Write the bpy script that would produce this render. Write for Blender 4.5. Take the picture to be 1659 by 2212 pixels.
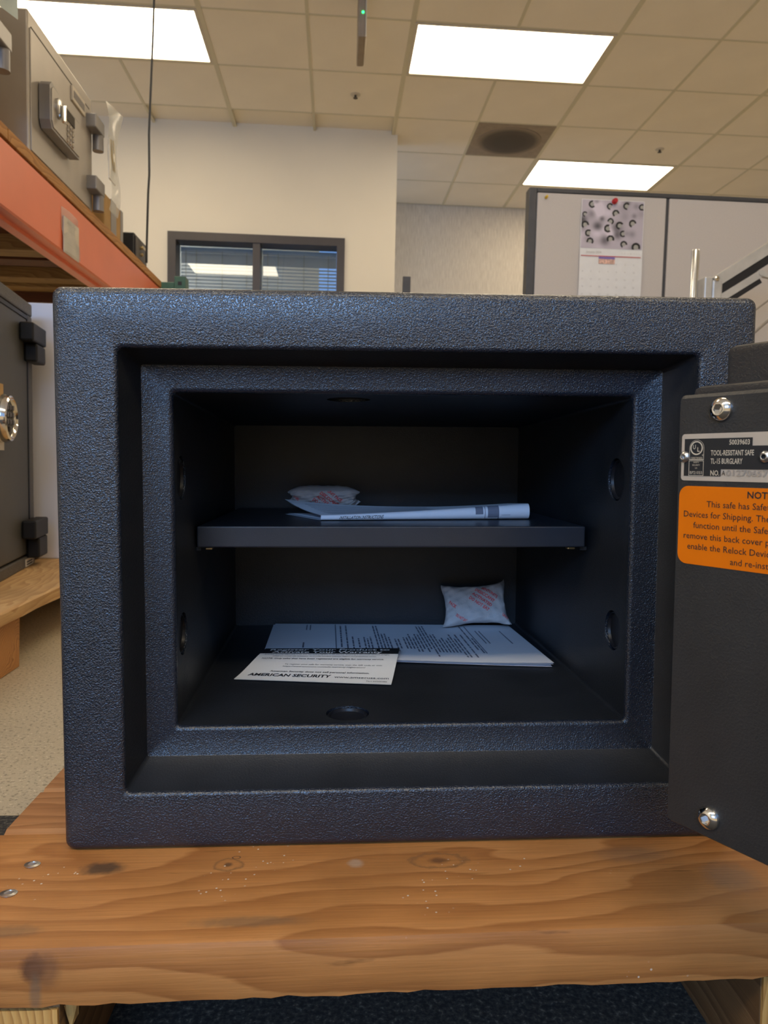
import bpy, bmesh, math, random
from mathutils import Vector, Matrix
R = math.radians
random.seed(7)
for o in list(bpy.data.objects): bpy.data.objects.remove(o)
SC = bpy.context.scene
COL = SC.collection

# ------------------------------------------------------------------ camera
def cam_axes(pitch, yaw, roll):
    f = Vector((math.sin(yaw)*math.cos(pitch), math.cos(yaw)*math.cos(pitch), -math.sin(pitch)))
    r0 = Vector((math.cos(yaw), -math.sin(yaw), 0)); u0 = r0.cross(f)
    r = r0*math.cos(roll)+u0*math.sin(roll); u = -r0*math.sin(roll)+u0*math.cos(roll)
    return r, u, f
cd = bpy.data.cameras.new('camera'); cam = bpy.data.objects.new('camera', cd); COL.objects.link(cam)
_r, _u, _f = cam_axes(R(4.2188), R(3.8076), R(1.294))
cam.matrix_world = Matrix(((_r.x, _u.x, -_f.x, 0), (_r.y, _u.y, -_f.y, 0), (_r.z, _u.z, -_f.z, .40), (0, 0, 0, 1)))
cd.sensor_fit = 'HORIZONTAL'; cd.sensor_width = 36.0; cd.lens = 1600/1659*36.0
cd.clip_start = .02; cd.clip_end = 60
cd.dof.use_dof = True; cd.dof.focus_distance = .56; cd.dof.aperture_fstop = 26
SC.camera = cam

# ------------------------------------------------------------------ world, lights, exposure
w = bpy.data.worlds.new('world'); SC.world = w; w.use_nodes = True
bg = w.node_tree.nodes['Background']; bg.inputs[0].default_value = (.30, .52, 1.0, 1); bg.inputs[1].default_value = .9
SC.view_settings.view_transform = 'Standard'; SC.view_settings.look = 'None'
SC.view_settings.gamma = 1; SC.view_settings.use_curve_mapping = False
SC.view_settings.exposure = 0.0
LAMP_COL = (1.0, .84, .60); LAMP_STR = 9.6
ld = bpy.data.lights.new('daylight', 'AREA'); ld.shape = 'RECTANGLE'; ld.size = 2.3; ld.size_y = .80
ld.energy = 92; ld.color = (.30, .55, 1.0)
lo = bpy.data.objects.new('daylight', ld); COL.objects.link(lo)
lo.location = (-.95, -3.05, 1.78); lo.rotation_euler = (R(90), 0, 0)     # shines through the shop window towards +y

l2d = bpy.data.lights.new('office_fill', 'AREA'); l2d.shape = 'RECTANGLE'; l2d.size = 2.0; l2d.size_y = 1.2
l2d.energy = 60; l2d.color = (.25, .50, 1.0)
l2o = bpy.data.objects.new('office_fill', l2d); COL.objects.link(l2o)
l2o.location = (-3.3, 6.8, 1.6); l2o.rotation_euler = (R(90), 0, R(-90))      # blue fill lamp added to light the room behind the blinds

# ------------------------------------------------------------------ frames
# the safe and its pallet stand about one degree out of level: their own frame
AR = Matrix(((0.99977, 0.01249, -0.01725), (-0.01236, 0.9999, 0.00731), (0.01734, -0.0071, 0.99982)))
TS = Matrix.Translation((-.186, .5153, .118)) @ AR.to_4x4()

# ------------------------------------------------------------------ materials
def sl(c): return tuple(((x/12.92) if x <= .04045 else ((x+.055)/1.055)**2.4) for x in [v/255 for v in c])
def nodes(name):
    m = bpy.data.materials.new(name); m.use_nodes = True
    nt = m.node_tree; b = nt.nodes['Principled BSDF']; return m, nt, b
def tc(nt, scale=(1, 1, 1), rot=(0, 0, 0), kind='Object'):
    t = nt.nodes.new('ShaderNodeTexCoord'); mp = nt.nodes.new('ShaderNodeMapping')
    mp.inputs['Scale'].default_value = scale; mp.inputs['Rotation'].default_value = rot
    nt.links.new(t.outputs[kind], mp.inputs[0]); return mp.outputs[0]
def noise(nt, vec, scale, detail=3, rough=.5, dist=0):
    n = nt.nodes.new('ShaderNodeTexNoise'); n.inputs['Scale'].default_value = scale; n.inputs['Detail'].default_value = detail
    n.inputs['Roughness'].default_value = rough; n.inputs['Distortion'].default_value = dist
    nt.links.new(vec, n.inputs['Vector']); return n.outputs['Fac']
def ramp(nt, fac, stops):
    r = nt.nodes.new('ShaderNodeValToRGB'); e = r.color_ramp.elements
    while len(e) < len(stops): e.new(.5)
    for el, (p, c) in zip(e, stops): el.position = p; el.color = (*c, 1) if len(c) == 3 else c
    nt.links.new(fac, r.inputs[0]); return r.outputs[0]
def bump(nt, h, strength, dist, b, normal=None):
    bp = nt.nodes.new('ShaderNodeBump'); bp.inputs['Strength'].default_value = strength; bp.inputs['Distance'].default_value = dist
    nt.links.new(h, bp.inputs['Height'])
    if normal: nt.links.new(normal, bp.inputs['Normal'])
    if b: nt.links.new(bp.outputs[0], b.inputs['Normal'])
    return bp.outputs[0]
def mixc(nt, fac, a, b, mode='MIX'):
    m = nt.nodes.new('ShaderNodeMix'); m.data_type = 'RGBA'; m.blend_type = mode
    for sock, val in ((m.inputs[0], fac), (m.inputs[6], a), (m.inputs[7], b)):
        if hasattr(val, 'links') or isinstance(val, bpy.types.NodeSocket): nt.links.new(val, sock)
        elif isinstance(val, (int, float)): sock.default_value = val
        else: sock.default_value = (*val, 1)
    return m.outputs[2]
def plain(name, col, rough=.5, metal=0, nscale=0, var=.1, bstr=0, bscale=200, spec=None, bdist=.001):
    m, nt, b = nodes(name)
    b.inputs['Roughness'].default_value = rough; b.inputs['Metallic'].default_value = metal
    if spec is not None: b.inputs['Specular IOR Level'].default_value = spec
    v = tc(nt)
    n = noise(nt, v, nscale or 20, 3)
    c = ramp(nt, n, [(.3, tuple(x*(1-var) for x in col)), (.7, tuple(min(1, x*(1+var)) for x in col))])
    nt.links.new(c, b.inputs['Base Color'])
    if bstr: bump(nt, noise(nt, v, bscale, 2), bstr, bdist, b)
    return m
def hammered(name, col, scale, strength, rough, dist=.0012, spec=.5):
    m, nt, b = nodes(name); v = tc(nt)
    b.inputs['Roughness'].default_value = rough; b.inputs['Specular IOR Level'].default_value = spec
    n1 = noise(nt, v, scale, 1.5, .45, .6)
    r1 = ramp(nt, n1, [(.40, (0, 0, 0)), (.66, (1, 1, 1))])
    n2 = noise(nt, v, 30, 2)
    c = ramp(nt, n2, [(.3, tuple(x*.85 for x in col)), (.7, tuple(x*1.1 for x in col))])
    nt.links.new(c, b.inputs['Base Color'])
    bump(nt, r1, strength, dist, b)
    return m
def wood(name, c1, c2, c3, axis='x', knots=(), stains=(), scale=1.0, rough=.6, specks=False, ringed=False, freq=75, warp_amp=.10):
    m, nt, b = nodes(name)
    s = {'x': (1, 9, 9), 'y': (9, 1, 9), 'z': (9, 9, 1)}[axis]
    v = tc(nt, tuple(k*scale for k in s)); vo = tc(nt)
    vs = nt.nodes.new('ShaderNodeVectorMath'); vs.operation = 'DOT_PRODUCT'; nt.links.new(vo, vs.inputs[0])
    vs.inputs[1].default_value = {'x': (-.10, .75, -1.0), 'y': (.8, .06, -1), 'z': (1, .9, .08)}[axis]
    lo_ = noise(nt, tc(nt, {'x': (2.6, 9, 9), 'y': (9, 2.6, 9), 'z': (9, 9, 2.6)}[axis]), 1.6, 2, .45)
    fi_ = noise(nt, tc(nt, {'x': (10, 60, 60), 'y': (60, 10, 60), 'z': (60, 60, 10)}[axis]), 2, 3, .6)
    ma = nt.nodes.new('ShaderNodeMath'); ma.operation = 'MULTIPLY_ADD'; nt.links.new(lo_, ma.inputs[0]); ma.inputs[1].default_value = warp_amp; nt.links.new(vs.outputs['Value'], ma.inputs[2])
    mb_ = nt.nodes.new('ShaderNodeMath'); mb_.operation = 'MULTIPLY_ADD'; nt.links.new(fi_, mb_.inputs[0]); mb_.inputs[1].default_value = .004; nt.links.new(ma.outputs[0], mb_.inputs[2])
    mf = nt.nodes.new('ShaderNodeMath'); mf.operation = 'MULTIPLY'; nt.links.new(mb_.outputs[0], mf.inputs[0]); mf.inputs[1].default_value = freq*(scale if ringed else 1)
    fr_ = nt.nodes.new('ShaderNodeMath'); fr_.operation = 'FRACT'; nt.links.new(mf.outputs[0], fr_.inputs[0])
    base = ramp(nt, fr_.outputs[0], [(0, c1), (.50, c2), (.92, c3), (1, c1)])
    fine = noise(nt, tc(nt, tuple(k*scale*(1 if k == 1 else 3.5) for k in s)), 14, 5, .6)
    col = mixc(nt, .42, base, ramp(nt, fine, [(.3, tuple(x*.72 for x in c2)), (.68, tuple(min(1, x*1.12) for x in c2))]))
    big = noise(nt, vo, 7, 3, .6)
    col = mixc(nt, ramp(nt, big, [(.48, (0, 0, 0)), (.72, (.5, .5, .5))]), col, tuple(x*.62 for x in c2))
    smf = noise(nt, tc(nt, (6, 40, 40) if axis == 'x' else (40, 6, 40)), 2.2, 4, .65)
    col = mixc(nt, ramp(nt, smf, [(.66, (0, 0, 0)), (.76, (.7, .7, .7))]), col, tuple(x*.38 for x in c2))
    for (x, y, z, rx, ry, kc, amt) in list(knots)+list(stains):
        sp = nt.nodes.new('ShaderNodeMapping'); sp.vector_type = 'POINT'
        sp.inputs['Scale'].default_value = (1/rx, 1/ry, 1/max(rx, ry))
        sp.inputs['Location'].default_value = (-x/rx, -y/ry, -z/max(rx, ry))
        t = nt.nodes.new('ShaderNodeTexCoord'); nt.links.new(t.outputs['Object'], sp.inputs[0])
        ln = nt.nodes.new('ShaderNodeVectorMath'); ln.operation = 'LENGTH'; nt.links.new(sp.outputs[0], ln.inputs[0])
        ad = nt.nodes.new('ShaderNodeMath'); ad.operation = 'MULTIPLY_ADD'; nt.links.new(noise(nt, vo, 160, 3), ad.inputs[0]); ad.inputs[1].default_value = .4
        sc_ = nt.nodes.new('ShaderNodeMath'); sc_.operation = 'MULTIPLY'; sc_.inputs[1].default_value = .6; nt.links.new(ln.outputs['Value'], sc_.inputs[0]); nt.links.new(sc_.outputs[0], ad.inputs[2])
        k = ramp(nt, ad.outputs[0], [(.50, (amt,)*3), (.86, (0, 0, 0))]) if amt > 0 else ramp(nt, ad.outputs[0], [(.62, (0, 0, 0)), (.76, (-amt,)*3), (.86, (0, 0, 0))])
        col = mixc(nt, k, col, kc)
    if specks:
        vr = nt.nodes.new('ShaderNodeTexVoronoi'); vr.inputs['Scale'].default_value = 170; nt.links.new(vo, vr.inputs['Vector'])
        big2 = noise(nt, vo, 11, 1)
        mm = nt.nodes.new('ShaderNodeMath'); mm.operation = 'MULTIPLY'
        nt.links.new(ramp(nt, vr.outputs['Distance'], [(.09, (1, 1, 1)), (.14, (0, 0, 0))]), mm.inputs[0])
        nt.links.new(ramp(nt, big2, [(.62, (0, 0, 0)), (.66, (1, 1, 1))]), mm.inputs[1])
        col = mixc(nt, mm.outputs[0], col, (.62, .52, .42))
    nt.links.new(col, b.inputs['Base Color']); b.inputs['Roughness'].default_value = rough
    b.inputs['Specular IOR Level'].default_value = .3
    bump(nt, fine, .35, .001, b)
    return m
def emit(name, col, s):
    m, nt, b = nodes(name); b.inputs['Base Color'].default_value = (*col, 1)
    b.inputs['Emission Color'].default_value = (*col, 1); b.inputs['Emission Strength'].default_value = s; return m

M = {}
M['safe_face'] = hammered('safe_hammered_paint', (.013, .018, .028), 820, 1.0, .21, .00022, .78)
M['safe_frame'] = hammered('safe_frame_paint', (.013, .017, .026), 860, 1.0, .26, .00013, .6)
M['safe_inside'] = hammered('safe_inside_paint', (.015, .017, .021), 800, .6, .42, .0001, .4)
M['safe_door'] = hammered('safe_door_paint', (.026, .025, .024), 700, .8, .42, .00009, .5)
M['shelf'] = plain('shelf_paint', (.020, .023, .031), .33, 0, 30, .1, .05, 900)
M['dark'] = plain('black_plastic', (.008, .008, .010), .5)
M['black_gloss'] = plain('black_gloss_paint', (.012, .012, .013), .3)
M['hingeblack'] = plain('hinge_black', (.012, .011, .010), .5, spec=.25)
M['plug'] = plain('plug_plastic', (.010, .011, .015), .38, spec=.3)
M['chrome'] = plain('chrome', (.80, .76, .70), .10, 1, 5, .03)
M['steel'] = plain('brushed_steel', (.58, .58, .58), .28, 1, 60, .1)
M['alu'] = plain('aluminium_tube', (.75, .78, .82), .22, 1, 60, .05)
M['brass'] = plain('brass', (.55, .42, .20), .35, 1)
M['plate'] = plain('label_plate_metal', sl((196, 180, 160)), .45, .15, 60, .04)
M['ink'] = plain('black_ink', (.012, .012, .013), .6)
M['inkgrey'] = plain('grey_ink', (.22, .20, .19), .6)
M['stamp'] = plain('stamped_grey', sl((158, 146, 132)), .5)
M['platetext'] = plain('plate_lettering', sl((205, 190, 165)), .5)
M['orange'] = plain('orange_sticker', (.78, .17, .0), .55, 0, 15, .03, spec=.2)
M['paper'] = plain('white_paper', (.74, .75, .80), .7, 0, 30, .02)
M['card'] = plain('card_paper', (.82, .80, .76), .6, 0, 30, .02)
M['printdark'] = plain('print_grey', (.16, .17, .22), .7)
M['pouch'] = plain('pouch_tissue', (.50, .47, .46), .7, 0, 60, .06, .6, 420, bdist=.0008)
M['pouchred'] = plain('pouch_red_print', (.70, .10, .10), .7)
M['ceil'] = plain('ceiling_tile', sl((236, 226, 206)), .9, 0, 3, .03, .5, 260, spec=.1, bdist=.002)
M['tbar'] = plain('ceiling_grid_paint', sl((206, 198, 170)), .6, 0, 5, .03)
M['wall'] = plain('cream_wall_paint', (.80, .74, .62), .85, 0, 2, .02, .15, 200, spec=.2)
M['wallgrey'] = None
M['lens'] = emit('lamp_lens', LAMP_COL, LAMP_STR)
M['led'] = emit('green_led', (.02, 1.0, .15), 6)
M['frame'] = plain('bronze_window_frame', sl((72, 66, 62)), .4, .2, 10, .05)
M['slat'] = plain('blind_slat', sl((214, 214, 210)), .5, 0, 10, .04)
M['cord'] = plain('blind_cord', sl((200, 190, 165)), .7)
M['fabric'] = plain('panel_fabric', sl((206, 197, 187)), .95, 0, 250, .05, .3, 900, spec=.1)
M['paneltrim'] = plain('panel_trim', sl((70, 70, 72)), .45)
M['beam'] = plain('orange_beam_paint', sl((232, 120, 78)), .30, 0, 6, .04)
M['teal'] = plain('teal_paint', sl((60, 100, 84)), .45, 0, 20, .06)
M['silver'] = plain('silver_safe_paint', sl((168, 160, 150)), .34, .25, 15, .04, .15, 700)
M['silverdk'] = plain('silver_safe_hinge', sl((140, 136, 134)), .35, .3, 15, .04)
M['greysafe'] = hammered('charcoal_safe_paint', (.075, .068, .058), 300, .5, .5, .001)
M['greydoor'] = plain('charcoal_door_paint', (.05, .048, .042), .5, 0, 12, .1, .25, 500)
M['lightcab'] = plain('light_grey_steel', sl((228, 225, 228)), .45, 0, 3, .04)
M['mdf'] = wood('shelf_board_edge', sl((200, 148, 88)), sl((180, 128, 72)), sl((150, 100, 50)), 'y')
M['joist'] = wood('joist_wood', sl((170, 140, 90)), sl((150, 118, 72)), sl((120, 86, 50)), 'x')
M['joistdk'] = wood('dark_joist_wood', sl((110, 66, 40)), sl((92, 52, 32)), sl((70, 38, 24)), 'x')
M['label'] = plain('label_paper', sl((206, 196, 180)), .6)
M['tan'] = plain('cardboard', sl((176, 140, 88)), .8)
M['hosecard'] = plain('pale_olive_card', sl((190, 180, 140)), .6)
M['red'] = plain('red_pin', (.50, .02, .03), .3)
M['yellow'] = plain('yellow_pin', (.7, .45, .02), .35)
M['ventpl'] = plain('vent_panel', sl((146, 132, 114)), .7)
M['ventdk'] = plain('vent_dark', sl((72, 66, 58)), .8)
M['armwhite'] = plain('arm_paint', sl((190, 186, 178)), .35, .2)
M['cable'] = plain('cable_rubber', (.02, .018, .015), .5)
M['cablegrey'] = plain('grey_cable', sl((140, 130, 115)), .5)
M['desk'] = plain('desk_laminate', sl((150, 140, 128)), .5)
M['white'] = plain('white_plastic', sl((200, 190, 170)), .4)

def glass_mat(name, col=(1, 1, 1), alpha=.25, rough=.02):
    m, nt, b = nodes(name); b.inputs['Base Color'].default_value = (*col, 1); b.inputs['Roughness'].default_value = rough
    b.inputs['Alpha'].default_value = alpha; b.inputs['IOR'].default_value = 1.6; b.inputs['Specular IOR Level'].default_value = 1
    return m
def pane_mat():
    m = bpy.data.materials.new('window_glass'); m.use_nodes = True; nt = m.node_tree; nt.nodes.clear()
    out = nt.nodes.new('ShaderNodeOutputMaterial'); tr = nt.nodes.new('ShaderNodeBsdfTransparent'); tr.inputs[0].default_value = (.84, .90, .94, 1)
    gl = nt.nodes.new('ShaderNodeBsdfGlossy'); gl.inputs['Roughness'].default_value = .01
    fr = nt.nodes.new('ShaderNodeFresnel'); fr.inputs[0].default_value = 1.7; mx = nt.nodes.new('ShaderNodeMixShader')
    nt.links.new(fr.outputs[0], mx.inputs[0]); nt.links.new(tr.outputs[0], mx.inputs[1]); nt.links.new(gl.outputs[0], mx.inputs[2]); nt.links.new(mx.outputs[0], out.inputs[0]); return m
M['glass'] = pane_mat()
M['plastic'] = glass_mat('clear_bag', (.72, .72, .66), .35, .15)

def floor_tone():
    m, nt, b = nodes('concrete_floor'); v = tc(nt)
    n = noise(nt, v, 1.6, 4, .6); c = ramp(nt, n, [(.3, sl((172, 156, 128))), (.7, sl((198, 182, 152)))])
    n2 = noise(nt, v, 210, 2, .6)
    c = mixc(nt, ramp(nt, n2, [(.34, (.75,)*3), (.43, (0,)*3)]), c, sl((110, 98, 78)))
    c = mixc(nt, ramp(nt, n2, [(.62, (0,)*3), (.70, (.7,)*3)]), c, sl((226, 212, 180)))
    nt.links.new(c, b.inputs['Base Color']); b.inputs['Roughness'].default_value = .6
    bump(nt, n2, .5, .0015, b); return m
M['floor'] = floor_tone()
def wallpaper():
    m, nt, b = nodes('grey_wallcovering'); v = tc(nt, (1, 1, .08)); n = noise(nt, v, 120, 3, .7)
    c = ramp(nt, n, [(.3, sl((196, 187, 174))), (.7, sl((226, 218, 204)))])
    nt.links.new(c, b.inputs['Base Color']); b.inputs['Roughness'].default_value = .8; bump(nt, n, .3, .002, b); return m
M['wallgrey'] = wallpaper()

W1, W2, W3 = sl((190, 132, 76)), sl((174, 116, 62)), sl((136, 82, 40))
DK, MD = (.045, .030, .020), (.22, .10, .035)
FRONT_KN = [(.118, -.021, 0, .010, .008, MD, -.9), (.118, -.021, 0, .0035, .003, DK, .7), (.122, -.012, 0, .003, .002, DK, -1),
            (.262, -.022, 0, .020, .010, MD, -.9), (.262, -.022, 0, .008, .0045, (.12, .05, .02), .8)]
FRONT_ST = [(.034, -.022, 0, .016, .009, (.055, .035, .022), .85), (.0, -.088, 0, .022, .007, (.14, .08, .04), .6), (.205, -.023, 0, .006, .006, (.42, .33, .24), .5),
            (.020, -.104, -.014, .008, .009, (.08, .03, .012), .9), (.026, -.104, -.015, .012, .007, (.16, .07, .03), .7), (.0215, -.104, -.028, .004, .012, (.16, .11, .07), .6),
            (.14, -.085, 0, .04, .006, (.17, .10, .05), .6), (.40, -.02, 0, .03, .012, (.10, .08, .06), .3), (.455, -.05, 0, .02, .02, (.12, .10, .08), .4)]
M['pine'] = wood('pallet_pine', W1, W2, W3, 'x', FRONT_KN, FRONT_ST, rough=.5, specks=True, freq=62, warp_amp=.085)
M['pine2'] = wood('pallet_pine_brown', sl((186, 132, 84)), sl((170, 116, 70)), sl((138, 88, 50)), 'x', rough=.6)
M['endgrain'] = wood('pallet_end_grain', sl((224, 180, 110)), sl((204, 156, 88)), sl((150, 98, 48)), 'z', scale=2.5, ringed=True)
M['stringer'] = wood('pallet_stringer_side', sl((150, 118, 82)), sl((124, 94, 62)), sl((96, 70, 46)), 'y')
M['palewood'] = wood('pallet_pale_pine', sl((214, 176, 124)), sl((198, 156, 104)), sl((168, 124, 76)), 'y', rough=.7)
M['blockwood'] = wood('pallet_block_rings', sl((214, 158, 96)), sl((190, 130, 74)), sl((120, 74, 40)), 'x', scale=2.2, ringed=True)

# ------------------------------------------------------------------ mesh builder
class MB:
    def __init__(s): s.v = []; s.f = []; s.m = []
    def add(s, vs, fs, mi=0):
        k = len(s.v); s.v += [tuple(p) for p in vs]; s.f += [tuple(k+i for i in f) for f in fs]; s.m += [mi]*len(fs); return s
    def box(s, x0, x1, y0, y1, z0, z1, mi=0, bev=0):
        if x0 > x1: x0, x1 = x1, x0
        if y0 > y1: y0, y1 = y1, y0
        if z0 > z1: z0, z1 = z1, z0
        if bev <= 0:
            v = [(x, y, z) for z in (z0, z1) for y in (y0, y1) for x in (x0, x1)]
            return s.add(v, [(0, 2, 3, 1), (4, 5, 7, 6), (0, 1, 5, 4), (2, 6, 7, 3), (0, 4, 6, 2), (1, 3, 7, 5)], mi)
        bm = bmesh.new(); bmesh.ops.create_cube(bm, size=1)
        for q in bm.verts: q.co = Vector(((x0+x1)/2+q.co.x*(x1-x0), (y0+y1)/2+q.co.y*(y1-y0), (z0+z1)/2+q.co.z*(z1-z0)))
        bmesh.ops.bevel(bm, geom=bm.edges[:], offset=bev, segments=2, affect='EDGES', profile=.5)
        s.add([q.co for q in bm.verts], [[q.index for q in f.verts] for f in bm.faces], mi); bm.free(); return s
    def tube(s, pts, rad, n=10, mi=0, cap=True):
        pts = [Vector(p) for p in pts]; rs = rad if isinstance(rad, (list, tuple)) else [rad]*len(pts); rings = []
        up = None
        for i, p in enumerate(pts):
            t = (pts[min(i+1, len(pts)-1)]-pts[max(i-1, 0)]).normalized()
            if up is None: up = t.orthogonal().normalized()
            a = (up - t*up.dot(t)).normalized(); b = t.cross(a); up = a
            rings.append([p+(a*math.cos(2*math.pi*k/n)+b*math.sin(2*math.pi*k/n))*rs[i] for k in range(n)])
        v = [q for r_ in rings for q in r_]; f = []
        for i in range(len(pts)-1):
            for k in range(n): f.append((i*n+k, i*n+(k+1) % n, (i+1)*n+(k+1) % n, (i+1)*n+k))
        if cap: f.append(tuple(reversed(range(n)))); f.append(tuple((len(pts)-1)*n+k for k in range(n)))
        return s.add(v, f, mi)
    def lathe(s, prof, o, ax, n=24, mi=0, ref=None):
        # prof: (r, h) along ax from o
        ax = Vector(ax).normalized(); a = Vector(ref) if ref else ax.orthogonal().normalized(); b = ax.cross(a); o = Vector(o)
        v = []; f = []
        for (r_, h) in prof:
            for k in range(n): v.append(o+ax*h+(a*math.cos(2*math.pi*k/n)+b*math.sin(2*math.pi*k/n))*r_)
        for i in range(len(prof)-1):
            for k in range(n): f.append((i*n+k, i*n+(k+1) % n, (i+1)*n+(k+1) % n, (i+1)*n+k))
        f.append(tuple(reversed(range(n)))); f.append(tuple((len(prof)-1)*n+k for k in range(n)))
        return s.add(v, f, mi)
    def prism(s, poly, fn, d0, d1, mi=0):
        n = len(poly); v = [fn(x, y, d0) for x, y in poly]+[fn(x, y, d1) for x, y in poly]
        f = [tuple(range(n)), tuple(reversed(range(n, 2*n)))]+[(i, n+i, n+(i+1) % n, (i+1) % n) for i in range(n)]
        return s.add(v, f, mi)
    def grid(s, fn, nu, nv, mi=0):
        v = [fn(i/nu, j/nv) for j in range(nv+1) for i in range(nu+1)]
        f = [(j*(nu+1)+i, j*(nu+1)+i+1, (j+1)*(nu+1)+i+1, (j+1)*(nu+1)+i) for j in range(nv) for i in range(nu)]
        return s.add(v, f, mi)
    def mesh(s, name, mats, smooth=False):
        me = bpy.data.meshes.new(name); me.from_pydata(s.v, [], s.f)
        for m in (mats if isinstance(mats, list) else [mats]): me.materials.append(m)
        me.polygons.foreach_set('material_index', s.m)
        bm = bmesh.new(); bm.from_mesh(me); bmesh.ops.recalc_face_normals(bm, faces=bm.faces); bm.to_mesh(me); bm.free()
        if smooth:
            me.polygons.foreach_set('use_smooth', [True]*len(me.polygons))
            me.set_sharp_from_angle(angle=R(38))
        me.update(); return me
    def build(s, name, mats, parent=None, smooth=False, mat4=None):
        o = bpy.data.objects.new(name, s.mesh(name, mats, smooth)); COL.objects.link(o)
        if parent: o.parent = parent
        if mat4 is not None: o.matrix_basis = mat4
        return o
def rrect(x0, x1, z0, z1, r, n=5):
    out = []
    for cx, cz, a0 in ((x1-r, z0+r, -90), (x1-r, z1-r, 0), (x0+r, z1-r, 90), (x0+r, z0+r, 180)):
        for k in range(n+1):
            a = R(a0+90*k/n); out.append((cx+r*math.cos(a), cz+r*math.sin(a)))
    return out
def tag(o, label=None, cat=None, group=None, kind=None):
    for k, v_ in (('label', label), ('category', cat), ('group', group), ('kind', kind)):
        if v_: o[k] = v_
    return o
def thing(name, label, cat, mat4=None, group=None, loc=None):
    o = bpy.data.objects.new(name, None); o.empty_display_size = .05; COL.objects.link(o)
    if mat4 is not None: o.matrix_basis = mat4
    if loc: o.location = loc
    return tag(o, label, cat, group)
def dup(o, parent=None):
    c = o.copy(); COL.objects.link(c)
    if parent: c.parent = parent
    for ch in list(o.children): dup(ch, c)
    return c
# lettering: default font outlines as flat mesh
_fc = {}
def glyphs(s_, bold=0):
    key = (s_, bold)
    if key in _fc: return _fc[key]
    cu = bpy.data.curves.new('t', 'FONT'); cu.body = s_; cu.size = 1; cu.resolution_u = 2; cu.offset = bold; cu.fill_mode = 'FRONT'
    o = bpy.data.objects.new('t', cu); COL.objects.link(o)
    dg = bpy.context.evaluated_depsgraph_get(); me = bpy.data.meshes.new_from_object(o.evaluated_get(dg))
    v = [(q.co.x, q.co.y) for q in me.vertices]; f = [tuple(p.vertices) for p in me.polygons]
    bpy.data.objects.remove(o); bpy.data.curves.remove(cu); bpy.data.meshes.remove(me)
    _fc[key] = (v, f); return v, f
def text(mb, s_, x, y, w_=None, h=.01, fn=None, bold=0, align='L', mi=0, shear=0, rot=0):
    """h = capital height; w_ = width to fit"""
    v, f = glyphs(s_, bold)
    if not v: return
    xs = [p[0] for p in v]; x0, x1 = min(xs), max(xs); k = h/.70
    kx = k if not w_ else w_/(x1-x0)
    wd = (x1-x0)*kx; ox = x-(0 if align == 'L' else wd/2 if align == 'C' else wd)
    out = []
    for a, b in v:
        X = (a-x0)*kx+shear*b*k; Y = b*k
        if rot: X, Y = X*math.cos(rot)-Y*math.sin(rot), X*math.sin(rot)+Y*math.cos(rot)
        out.append(fn(ox+X, y+Y))
    mb.add(out, f, mi)

# ================================================================== STRUCTURE
fl = MB().box(-3.6, 5.2, -3.1, 7.7, -.1, 0).build('floor', M['floor']); tag(fl, kind='structure')
GX, GY, GS, CZ = -.8175, 4.4353, .6096, 2.9038
CI0, CI1, RJ0, RJ1 = -4, 9, -12, 5
ceil = MB().box(-3.6, 5.2, -3.1, 7.7, CZ+.03, CZ+.15).build('ceiling', M['ceil']); tag(ceil, kind='structure')
lights = [(-2, 0), (2, 0), (4, 3), (-2, -5), (2, -5), (6, -2), (0, -10), (4, -10), (-4, -10), (-2, -10), (2, -10), (-4, 3)]  # left and in-between panels behind the camera are added to brighten the card
occ = set()
for c, r_ in lights:
    occ.add((c, r_)); occ.add((c+1, r_))
VENT = (3, 2); occ.add(VENT)
tile_me = MB().box(.007, GS-.007, .007, GS-.007, .002, .02).mesh('ceiling_tile', M['ceil'])
for c in range(CI0, CI1):
    for r_ in range(RJ0, RJ1):
        if (c, r_) in occ: continue
        x, y = GX+c*GS, GY+r_*GS
        if y+GS > 6.0 and x < .43-GS*.4: continue
        t = bpy.data.objects.new('ceiling_tile', tile_me); COL.objects.link(t); t.parent = ceil; t.location = (x, y, CZ)
for c in range(CI0, CI1+1):
    hw = .014 if c % 2 == 0 else .009
    y1 = 5.95 if c < 2 else 7.5
    seg = []; y = -2.9
    for (fc, fr_) in sorted(lights, key=lambda q: q[1]):
        if fc+1 == c: seg.append((y, GY+fr_*GS)); y = GY+(fr_+1)*GS
    if y < y1: seg.append((y, y1))
    for (ya, yb) in seg: MB().box(GX+c*GS-hw, GX+c*GS+hw, ya, yb, CZ-.001, CZ+.028).build('grid_bar', M['tbar'], ceil)
for r_ in range(RJ0, RJ1+1):
    x0 = -3.4 if GY+r_*GS < 5.95 else .437
    MB().box(x0, 5.1, GY+r_*GS-.008, GY+r_*GS+.008, CZ, CZ+.028).build('grid_bar', M['tbar'], ceil)
# walls
WX = .437
wb = MB()   # cream wall with the window opening
wx0, wx1, wz1, wz0 = -1.321, .041, 2.098, 1.0
wb.box(-3.5, wx0, 5.95, 6.15, 0, CZ+.03); wb.box(wx1, WX, 5.95, 6.15, 0, CZ+.03)
wb.box(wx0, wx1, 5.95, 6.15, wz1, CZ+.03); wb.box(wx0, wx1, 5.95, 6.15, 0, wz0)
tag(wb.build('wall_front', M['wall']), kind='structure')
tag(MB().box(.2, 5.2, 7.5, 7.7, 0, CZ+.03).build('wall_far', M['wallgrey']), kind='structure')
tag(MB().box(-3.6, -3.4, -3.1, 7.7, 0, CZ+.03).build('wall_left', M['wall']), kind='structure')
tag(MB().box(5.0, 5.2, -3.1, 7.7, 0, CZ+.03).build('wall_right', M['wall']), kind='structure')
tag(MB().box(-3.5, -.2, 7.5, 7.7, 0, CZ+.03).build('wall_office', M['wall']), kind='structure')
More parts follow.
